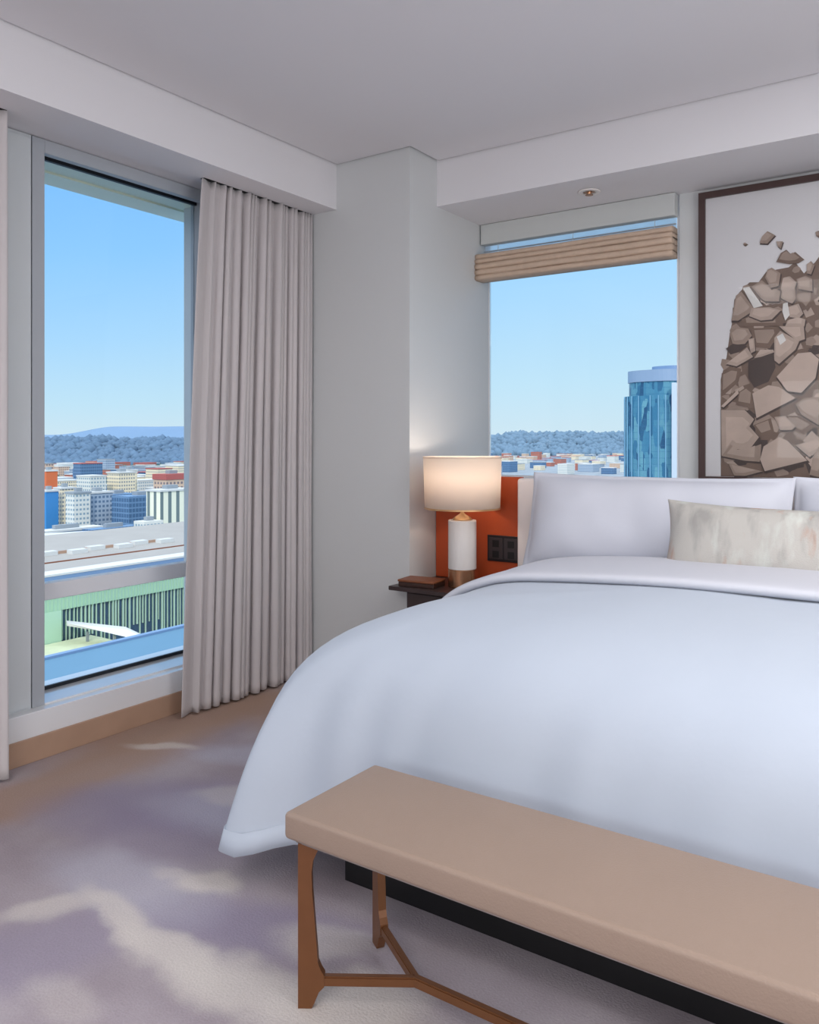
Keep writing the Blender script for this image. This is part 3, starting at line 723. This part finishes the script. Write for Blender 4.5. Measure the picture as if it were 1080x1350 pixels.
for i in range(46):                                    # larger blocks on the far right half
    x = rr.uniform(-.56, -.05); z = 1.95 - i * .018
    if z > top_z(x): continue
    shaded(clampx(blob(x, z, .085 - .05 * (z - 1.12), 6)), rr.choice('HLLM'))
for k_, pts in ART: shaded(clampx(pts), k_) if k_ not in 'WD' else flat(clampx(pts), k_)
for i in range(26): 
    x = AX + rr.gauss(.12, .12); z = rr.uniform(2.04, 2.22)
    if x > -.56: flat(clampx(blob(x, z, rr.uniform(.006, .02), 5)), rr.choice('BMM'))
me = bpy.data.meshes.new('print')
base = ORG[pic.name]; bmesh.ops.translate(bm, verts=bm.verts, vec=-base); bm.to_mesh(me); bm.free()
for k in keys: me.materials.append(artm[k])
pr = bpy.data.objects.new('print', me); COL.objects.link(pr); pr.parent = pic
finish('picture_glass', B(PX0 + fw - .002, PX1 - fw + .002, 4.0515, 4.0525, PZ0 + fw - .002, PZ1 - fw + .002), M_glass2, pic)

# ================================================================== THE CITY OUTSIDE
CA, SA = math.cos(R(34.6)), math.sin(R(34.6))
def world_at(deg, dist):
    """point at a compass angle (degrees right of the room's outlook line) and distance"""
    u = math.tan(R(deg)); return Vector(((u * CA - SA) * dist, (u * SA + CA) * dist, 0))
ZG = -58.75
BUILT = []
def facade(name, wall, win, fx=3.2, fz=3.3, wx=.55, wz=.5, rough=.6, wr=.15):
    """plastered wall with rows of windows, laid out in metres on the building"""
    m = bpy.data.materials.new(name); m.use_nodes = True
    N = m.node_tree.nodes; L = m.node_tree.links; p = N['Principled BSDF']; p.inputs['Roughness'].default_value = rough
    co = N.new('ShaderNodeTexCoord'); sp = N.new('ShaderNodeSeparateXYZ'); L.new(co.outputs['Object'], sp.inputs[0])
    g = N.new('ShaderNodeNewGeometry'); sn = N.new('ShaderNodeSeparateXYZ'); L.new(g.outputs['Normal'], sn.inputs[0])
    ad = N.new('ShaderNodeMath'); L.new(sp.outputs['X'], ad.inputs[0]); L.new(sp.outputs['Y'], ad.inputs[1])
    def cell(src, size, frac):
        d = N.new('ShaderNodeMath'); d.operation = 'DIVIDE'; d.inputs[1].default_value = size; L.new(src, d.inputs[0])
        fl = N.new('ShaderNodeMath'); fl.operation = 'FLOORED_MODULO'; fl.inputs[1].default_value = 1; L.new(d.outputs[0], fl.inputs[0])
        c = N.new('ShaderNodeMath'); c.operation = 'LESS_THAN'; c.inputs[1].default_value = frac; L.new(fl.outputs[0], c.inputs[0]); return c.outputs[0]
    a = cell(ad.outputs[0], fx, wx); b = cell(sp.outputs['Z'], fz, wz)
    mu = N.new('ShaderNodeMath'); mu.operation = 'MULTIPLY'; L.new(a, mu.inputs[0]); L.new(b, mu.inputs[1])
    ab = N.new('ShaderNodeMath'); ab.operation = 'LESS_THAN'; ab.inputs[1].default_value = .5; L.new(sn.outputs['Z'], ab.inputs[0])
    m2 = N.new('ShaderNodeMath'); m2.operation = 'MULTIPLY'; L.new(mu.outputs[0], m2.inputs[0]); L.new(ab.outputs[0], m2.inputs[1])
    mx = N.new('ShaderNodeMix'); mx.data_type = 'RGBA'; mx.inputs['A'].default_value = lin(*wall); mx.inputs['B'].default_value = lin(*win); L.new(m2.outputs[0], mx.inputs['Factor'])
    L.new(mx.outputs['Result'], p.inputs['Base Color'])
    return m
M_ground = mat('city_ground', (140, 146, 150), .9, var=.35, vscale=.03)
F_cream = facade('facade_cream', (230, 214, 182), (130, 136, 138), 2.3, 2.9)
F_white = facade('facade_white', (212, 210, 200), (130, 152, 162), 2.6, 3.0, .6, .45)
F_grey = facade('facade_grey', (158, 172, 186), (92, 116, 140), 3.0, 3.1, .6, .5)
F_blue = facade('facade_blue', (96, 128, 160), (58, 92, 126), 2.6, 3.4, .8, .7)
F_tan = facade('facade_tan', (206, 176, 150), (120, 110, 112))
F_brick = facade('facade_brick', (178, 104, 82), (100, 92, 98))
F_stripe = facade('facade_striped', (228, 226, 202), (104, 118, 118), 6.2, 400, .42, .93)
M_red = mat('roof_red', (168, 88, 82), .8); M_roofw = mat('roof_white', (198, 198, 194), .8); M_roofg = mat('roof_grey', (138, 146, 152), .85)
M_orangeb = mat('orange_render', (206, 104, 58), .8); M_blueb = mat('blue_render', (52, 128, 186), .6)

gr = struct(finish('ground', B(-9000, 3000, -2000, 9000, ZG - 2, ZG), M_ground, origin=(0, 0, ZG)), 'flat grey city ground far below the windows', 'ground')
# the hotel itself, above and below this storey
bm = bmesh.new(); box(bm, -3.4, 26, -95, 4.3, ZG, -.13); box(bm, -3.4, 26, -95, 4.3, 2.95, 46); box(bm, 2.5, 26, -95, 4.3, -.13, 2.95); box(bm, -3.4, 2.5, -95, -3.2, -.13, 2.95)
struct(finish('hotel_walls', bm, F_grey), 'body of the hotel around the room, outside the view', 'building')

def block(name, deg, dist, w, d, h, m, label, group=None, roof=None, rot=0, rh=1.2, parts=True):
    c = world_at(deg, dist); BUILT.append((c.x, c.y, max(w, d)))
    r_ = thing(name, label, 'building', (c.x, c.y, ZG), group)
    r_.rotation_euler = (0, 0, R(rot))
    o = finish('walls', B(c.x - w / 2, c.x + w / 2, c.y - d / 2, c.y + d / 2, ZG, ZG + h), m, r_)
    if roof: finish('roof', B(c.x - w / 2 - .6, c.x + w / 2 + .6, c.y - d / 2 - .6, c.y + d / 2 + .6, ZG + h, ZG + h + rh), roof, r_)
    if parts:
        finish('roof_plant', B(c.x - w * .2, c.x + w * .12, c.y - d * .15, c.y + d * .2, ZG + h + (rh if roof else 0), ZG + h + (rh if roof else 0) + 2.4), M_roofg, r_)
    return r_
deg = lambda px: math.degrees(math.atan((px - 540) / 1085))
# front row, told apart
b = block('apartment_block', deg(224), 520, 14, 25, 29, F_stripe, 'pale apartment block with tall vertical stripes at the right end of the city', roof=M_roofw)
b = block('red_roofed_building', deg(226), 590, 14, 20, 33, F_tan, 'building with a red roof rising behind the striped apartment block', roof=M_red, rh=4)
b = block('office_block', deg(187), 555, 18, 34, 24, F_blue, 'broad blue grey office block left of the striped apartment block')
b = block('office_block', deg(154), 585, 18, 22, 23, F_blue, 'narrower blue grey office block in the middle of the front row')
b = block('apartment_block', deg(128), 560, 12, 16, 25, F_grey, 'grey apartment block with bands of windows left of the office blocks', roof=M_roofw)
b = block('apartment_block', deg(103), 540, 9, 12, 26, F_white, 'slim white balconied block standing in the front row at left', roof=M_roofg)
b = block('cream_building', deg(85), 575, 9, 10, 27, F_cream, 'cream coloured building left of the slim white block', roof=M_roofw)
b = block('blue_building', deg(64), 560, 9, 9, 26, M_blueb, 'bright blue and white building at the left edge of the window', roof=M_roofw)
b = block('orange_building', deg(64), 690, 10, 10, 35, M_orangeb, 'small orange building behind the bright blue one', roof=M_roofw)
b = block('tan_tower', deg(160), 680, 16, 16, 34, F_cream, 'cream square tower above the blue grey offices', roof=M_roofw)
b = block('tan_tower', deg(170), 700, 9, 10, 35, F_cream, 'slender cream tower next to the square one', roof=M_roofw)
b = block('low_building', deg(196), 500, 10, 14, 12, F_white, 'low white building at the foot of the striped apartment block')
b = block('low_building', deg(148), 500, 10, 34, 8, F_blue, 'long low dark blue building in front of the office blocks')
b = block('low_building', deg(85), 500, 10, 46, 6, F_grey, 'long low grey shed in front of the cream building', roof=M_roofw)

# scattered city behind, up to the foot of the hills
cr_ = random.Random(21)
KINDS = [('cream_building', F_cream, 'cream'), ('white_building', F_white, 'white'), ('grey_building', F_grey, 'grey'), ('tan_building', F_tan, 'tan'), ('brick_building', F_brick, 'brick red'), ('blue_building', F_blue, 'blue grey')]
def scatter(d0, d1, a0, a1, step, hlo, hhi, where, scale=1):
    d = d0
    while d < d1:
        w_ = (a1 - a0) * math.pi / 180 * d; k = max(2, int(w_ / step))
        for i in range(k):
            a = a0 + (a1 - a0) * (i + cr_.uniform(.1, .9)) / k
            nm, m, cname = cr_.choice(KINDS)
            h = cr_.uniform(hlo, hhi) * (1.5 if cr_.random() < .12 else 1)
            c = world_at(a, d + cr_.uniform(-20, 20)); w = cr_.uniform(12, 26) * scale; dd = cr_.uniform(12, 30) * scale
            if any(abs(c.x - q[0]) < (w + q[2]) / 2 + 1 and abs(c.y - q[1]) < (dd + q[2]) / 2 + 1 for q in BUILT): continue
            BUILT.append((c.x, c.y, max(w, dd)))
            rm = cr_.choice((M_roofw, M_roofw, M_roofg, M_red))
            bm = bmesh.new(); box(bm, c.x - w / 2, c.x + w / 2, c.y - dd / 2, c.y + dd / 2, ZG, ZG + h, mi=0); box(bm, c.x - w / 2 - .3, c.x + w / 2 + .3, c.y - dd / 2 - .3, c.y + dd / 2 + .3, ZG + h, ZG + h + 1, mi=1)
            o = finish(nm, bm, [m, rm])
            tag(o, 'small distant %s building %s' % (cname, where), 'building', 'distant %s buildings %s' % (cname, where))
        d += step * cr_.uniform(1.5, 2.0)
scatter(640, 1250, deg(50) - 1.5, deg(262) + 1, 30, 12, 24, 'in the city below the wooded hill')
scatter(1270, 1800, deg(50) - 1.5, deg(262) + 1, 48, 9, 18, 'near the foot of the wooded hill', 1.4)
scatter(1500, 3300, deg(640) - 2, deg(830) + 1, 75, 8, 16, 'seen through the right window', 1.3)

# elevated roadway crossing before the city
rd = thing('elevated_roadway', 'pale elevated roadway crossing in front of the low buildings', 'road', world_at(deg(100), 440) + Vector((0, 0, ZG)))
c0 = world_at(deg(30), 445); c1 = world_at(deg(150), 470); dv = (c1 - c0); sd_ = Vector((-dv.y, dv.x, 0)).normalized() * 7
bm = bmesh.new(); prism(bm, [c0 - sd_ + Vector((0, 0, ZG + 7)), c0 + sd_ + Vector((0, 0, ZG + 7)), c0 + sd_ + Vector((0, 0, ZG + 9)), c0 - sd_ + Vector((0, 0, ZG + 9))], dv); finish('deck', bm, M_roofw, rd)
for i in range(8):
    c = c0 + dv * (i + .5) / 8; finish('pier', B(c.x - 1, c.x + 1, c.y - 1, c.y + 1, ZG, ZG + 7), M_roofg, rd)

# ------------------------------------------------------------------ large hall across the street
ZR = 1.25 - 35.2
hall = thing('convention_hall', 'long flat roofed hall with pale green glass facade below the left window', 'building', (-245, 140, ZG + 3))
M_deck = mat('hall_roof', (158, 152, 144), .9, var=.12, vscale=.08); M_kerb = mat('hall_kerb', (204, 202, 196), .7); M_fblue = mat('hall_fascia', (112, 138, 170), .4)
M_green = mat('green_glass_band', (168, 200, 172), .3); M_fin = mat('green_fin', (176, 202, 178), .4); M_dkgl = mat('dark_glazing', (48, 72, 92), .12, var=.5, vscale=.25)
finish('roof_deck', B(-289, -203, 20, 290, ZR - .6, ZR - .2), M_deck, hall)
finish('roof_kerb', B(-206, -200, 20, 290, ZR - .3, ZR + .25), M_kerb, hall)
finish('fascia', B(-200.8, -200.1, 20, 290, ZR - 6.0, ZR - .3), M_fblue, hall)
finish('hall_body', B(-288, -202, 20, 290, ZG + 3, ZR - .6), M_roofg, hall)
finish('glass_band', B(-202, -200.5, 20, 290, ZR - 9.6, ZR - 6.0), M_green, hall)
finish('glazing', B(-202, -201.2, 20, 290, ZG + 3, ZR - 9.6), M_dkgl, hall)
bm = bmesh.new()
for i in range(150): 
    y = 60 + i * 1.1; box(bm, -200.5, -200.2, y, y + .16, ZR - 9.6, ZR - 6.0)
finish('band_rib', bm, M_green, hall)
frn = random.Random(3); y = 86.0; k = 0
while k < 90:
    wdt = frn.choice((.12, .2, .35)); top = ZR - 9.6; bot = ZG + 3 + frn.choice((0, 0, 4))
    finish('facade_fin', B(-201.2, -200.7, y, y + wdt, bot, top), M_fin, hall); y += frn.uniform(.8, 1.5); k += 1
# pale end pier at the near end of the glazing
finish('end_pier', B(-202, -200.2, 118, 127.5, ZG + 3, ZR - 9.6), M_green, hall)
# roof furniture
for i in range(9):
    yy = 118 + i * 8.5
    finish('roof_unit', B(-236 - (i % 2) * 3, -233 - (i % 2) * 3, yy, yy + 5.5, ZR - .2, ZR + 1.1), M_roofw, hall)
finish('roof_rail', B(-238.6, -238, 100, 190, ZR - .2, ZR + .7), M_brownbase, hall)
finish('roof_rail', B(-222, -221.6, 96, 190, ZR - .2, ZR + .15), M_tray, hall)
# sloping entrance canopy in front
cn = thing('entrance_canopy', 'tapering pale canopy sloping across the front of the green glass hall', 'canopy', (-188, 128, ZG + 3))
bm = bmesh.new(); prism(bm, [(-199, 128, ZR - 12.3), (-199, 128, ZR - 13.0), (-186, 137, ZR - 15.5), (-176, 139.5, ZR - 17.6), (-176, 139.5, ZR - 17.1), (-186, 137, ZR - 14.0)], (3.2, -1.8, 0)); finish('canopy_roof', bm, M_kerb, cn)
for q in ((-194, 131), (-186, 133.5)): finish('column', B(q[0] - .3, q[0] + .3, q[1] - .3, q[1] + .3, ZG + 7.05, ZR - 15.2), M_roofg, cn)
fp = finish('forecourt', B(-199.9, -165, 112, 136, ZG + .1, ZG + 7.0), mat('forecourt_paving', (202, 206, 170), .9, var=.2, vscale=.3)); tag(fp, 'pale yellow green paved forecourt in front of the hall', 'paving')

# lower roof right under the window
pod = thing('podium_roof', 'smooth blue low roof directly below the left window', 'building', (-50, 50, ZG))
M_pod = mat('podium_metal', (84, 124, 148), .6, var=.08, vscale=.1)
finish('roof_surface', B(-80, -6, 10, 110, -22.2, -21.55), M_pod, pod)
finish('roof_edge', B(-80.8, -80, 10, 110, -22.6, -21.3), M_fblue, pod)
finish('podium_body', B(-79.5, -6, 10.5, 109.5, ZG, -22.2), F_grey, pod)

# ------------------------------------------------------------------ tower seen through the right window
tc_ = world_at(deg(868), 450)
tw = thing('glass_tower', 'round cornered blue glass tower beyond the right window', 'tower', (tc_.x, tc_.y, ZG))
def tower_glass():
    m = bpy.data.materials.new('tower_glass'); m.use_nodes = True
    N = m.node_tree.nodes; L = m.node_tree.links; p = N['Principled BSDF']; p.inputs['Roughness'].default_value = .2; p.inputs['Specular IOR Level'].default_value = .6
    co = N.new('ShaderNodeTexCoord'); mp = N.new('ShaderNodeMapping'); mp.inputs['Scale'].default_value = (.42, .42, .11); L.new(co.outputs['Object'], mp.inputs[0])
    vo = N.new('ShaderNodeTexVoronoi'); vo.feature = 'F1'; vo.distance = 'CHEBYCHEV'; vo.inputs['Scale'].default_value = 1; L.new(mp.outputs[0], vo.inputs['Vector'])
    sp = N.new('ShaderNodeSeparateColor'); L.new(vo.outputs['Color'], sp.inputs[0])
    rp = N.new('ShaderNodeValToRGB'); L.new(sp.outputs[0], rp.inputs[0]); c = rp.color_ramp
    c.elements[0].position = 0; c.elements[0].color = lin(30, 74, 108); c.elements[1].position = 1; c.elements[1].color = lin(98, 150, 164)
    e = c.elements.new(.45); e.color = lin(54, 114, 144)
    sx = N.new('ShaderNodeSeparateXYZ'); L.new(co.outputs['Object'], sx.inputs[0])
    d = N.new('ShaderNodeMath'); d.operation = 'DIVIDE'; d.inputs[1].default_value = 3.4; L.new(sx.outputs['Z'], d.inputs[0])
    f = N.new('ShaderNodeMath'); f.operation = 'FRACT'; L.new(d.outputs[0], f.inputs[0])
    g = N.new('ShaderNodeMath'); g.operation = 'LESS_THAN'; g.inputs[1].default_value = .14; L.new(f.outputs[0], g.inputs[0])
    mx = N.new('ShaderNodeMix'); mx.data_type = 'RGBA'; mu = N.new('ShaderNodeMath'); mu.operation = 'MULTIPLY'; mu.inputs[1].default_value = .35; L.new(g.outputs[0], mu.inputs[0]); L.new(mu.outputs[0], mx.inputs['Factor'])
    L.new(rp.outputs[0], mx.inputs['A']); mx.inputs['B'].default_value = lin(50, 100, 136); L.new(mx.outputs['Result'], p.inputs['Base Color'])
    return m
M_tw = tower_glass(); M_crown = mat('tower_crown', (132, 152, 176), .4); M_white = mat('tower_white', (186, 196, 206), .6); M_fin2 = mat('tower_fin', (118, 164, 190), .3)
def oval(cx, cy, a, b, z, k=40, e=2.6, rot=R(-10)):
    out = []
    for i in range(k):
        t = 2 * math.pi * i / k; c, s = math.cos(t), math.sin(t)
        x = a * math.copysign(abs(c) ** (2 / e), c); y = b * math.copysign(abs(s) ** (2 / e), s)
        out.append((cx + x * math.cos(rot) - y * math.sin(rot), cy + x * math.sin(rot) + y * math.cos(rot), z))
    return out
def dz(v): return (0, 0, v)
T0 = 1.25 + 24.5
finish('glass_shaft', prism(bmesh.new(), oval(tc_.x, tc_.y, 17.0, 15, ZG), dz(T0 - ZG)), M_tw, tw)
finish('upper_shaft', prism(bmesh.new(), oval(tc_.x + .8, tc_.y, 15.6, 14, T0), dz(7.5)), M_tw, tw)
finish('crown', prism(bmesh.new(), oval(tc_.x + .8, tc_.y, 16.2, 14.6, T0 + 7.5), dz(6.2)), M_crown, tw)
finish('crown_screen', prism(bmesh.new(), oval(tc_.x + 6, tc_.y + 1, 9, 8, T0 + 13.7), dz(2.4)), M_fblue, tw)
for i in range(26):
    t = 2 * math.pi * i / 26; p = oval(tc_.x, tc_.y, 17.3, 15.3, 0, 26)[i]
    finish('vertical_fin', B(p[0] - .22, p[0] + .22, p[1] - .22, p[1] + .22, ZG, T0), M_fin2, tw)
wc = world_at(deg(891), 427)
finish('white_pier', B(wc.x - 1.6, wc.x + 1.6, wc.y - 1.6, wc.y + 1.6, ZG, T0 + 6), M_white, tw)

# ------------------------------------------------------------------ hills
def hill_mesh(a0, a1, rings, hfun, na=300):
    bm = bmesh.new(); rows = []
    for d in rings: rows.append([bm.verts.new(world_at(a0 + (a1 - a0) * i / na, d) + Vector((0, 0, ZG + hfun(a0 + (a1 - a0) * i / na, d)))) for i in range(na + 1)])
    for a, b in zip(rows, rows[1:]):
        for i in range(na): bm.faces.new((a[i], a[i + 1], b[i + 1], b[i]))
    return bm
M_near = mat('hill_woodland_hazed', (84, 108, 130), .95, var=.35, vscale=.02)  # woodland colour with distance haze mixed in as blue
M_far = mat('hill_far_haze', (108, 134, 160), .95, var=.1, vscale=.004)  # blue of the far haze is put into the base colour
def near_h(a, d):
    t = (d - 1900) / 900; t = max(0, min(1, t)); t = t * t * (3 - 2 * t)
    return (60 + 12 * noise.noise(Vector((a * .35, 0, 2))) + 5 * noise.noise(Vector((a * 1.3, 1, 2)))) * t - 2 + 3 * noise.noise(Vector((a * 2, d * .01, 0)))
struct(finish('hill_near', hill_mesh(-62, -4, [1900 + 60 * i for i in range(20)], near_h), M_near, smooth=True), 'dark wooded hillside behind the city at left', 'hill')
def far_h(a, d):
    t = max(0, min(1, (d - 5200) / 1000)); t = t * t * (3 - 2 * t)
    s_ = max(0, min(1, (a - deg(72)) / (deg(150) - deg(72)))); s_ = s_ * s_ * (3 - 2 * s_)
    return (112 + 62 * s_ * max(0, min(1, (-6 - a) / 6)) + 8 * noise.noise(Vector((a * .3, 5, 2)))) * t - 2
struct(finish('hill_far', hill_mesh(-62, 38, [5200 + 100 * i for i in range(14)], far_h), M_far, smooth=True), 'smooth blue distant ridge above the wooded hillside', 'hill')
def right_h(a, d):
    t = max(0, min(1, (d - 3400) / 1400)); t = t * t * (3 - 2 * t)
    s_ = max(0, min(1, (a - deg(640)) / (deg(690) - deg(640))))
    return (70 + 26 * s_ + 9 * noise.noise(Vector((a * .5, 3, 2))) + 4 * noise.noise(Vector((a * 2.4, 3, 7)))) * t - 2 + 4 * noise.noise(Vector((a * 3, d * .006, 0))) * t
M_rh = mat('hill_right_hazed', (98, 122, 140), .95, var=.3, vscale=.012)  # tree colour shifted to blue to stand in for haze
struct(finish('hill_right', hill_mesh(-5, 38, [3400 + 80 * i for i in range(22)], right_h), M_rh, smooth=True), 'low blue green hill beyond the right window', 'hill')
def canopy(name, n_, a0, a1, d0, d1, hf, m, r0, r1, label, seed):
    rnd = random.Random(seed); bm = bmesh.new()
    for i in range(n_):
        a = rnd.uniform(a0, a1); d = rnd.uniform(d0, d1); r = rnd.uniform(r0, r1)
        c = world_at(a, d) + Vector((0, 0, ZG + hf(a, d) + r * .35))
        if d < 1890 and any(abs(c.x - q[0]) < q[2] / 2 + r and abs(c.y - q[1]) < q[2] / 2 + r for q in BUILT): continue
        g = bmesh.ops.create_icosphere(bm, subdivisions=1, radius=r, matrix=Matrix.Translation(c) @ Matrix.Scale(rnd.uniform(.7, 1.3), 4, (0, 0, 1)))
    o = finish(name, bm, m, smooth=True); tag(o, label, 'trees', kind='stuff'); return o
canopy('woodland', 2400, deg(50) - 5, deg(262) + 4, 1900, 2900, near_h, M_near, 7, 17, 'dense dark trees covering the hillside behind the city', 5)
canopy('street_trees', 1300, deg(50), deg(262), 620, 1860, lambda a, d: 0, mat('street_trees', (62, 84, 70), .95, var=.3, vscale=.03), 4, 9, 'street trees scattered between the city buildings at left', 6)
canopy('woodland', 2300, deg(638) - 4, deg(832) + 4, 3400, 4900, right_h, M_rh, 9, 22, 'blurred trees covering the low hill beyond the right window', 7)
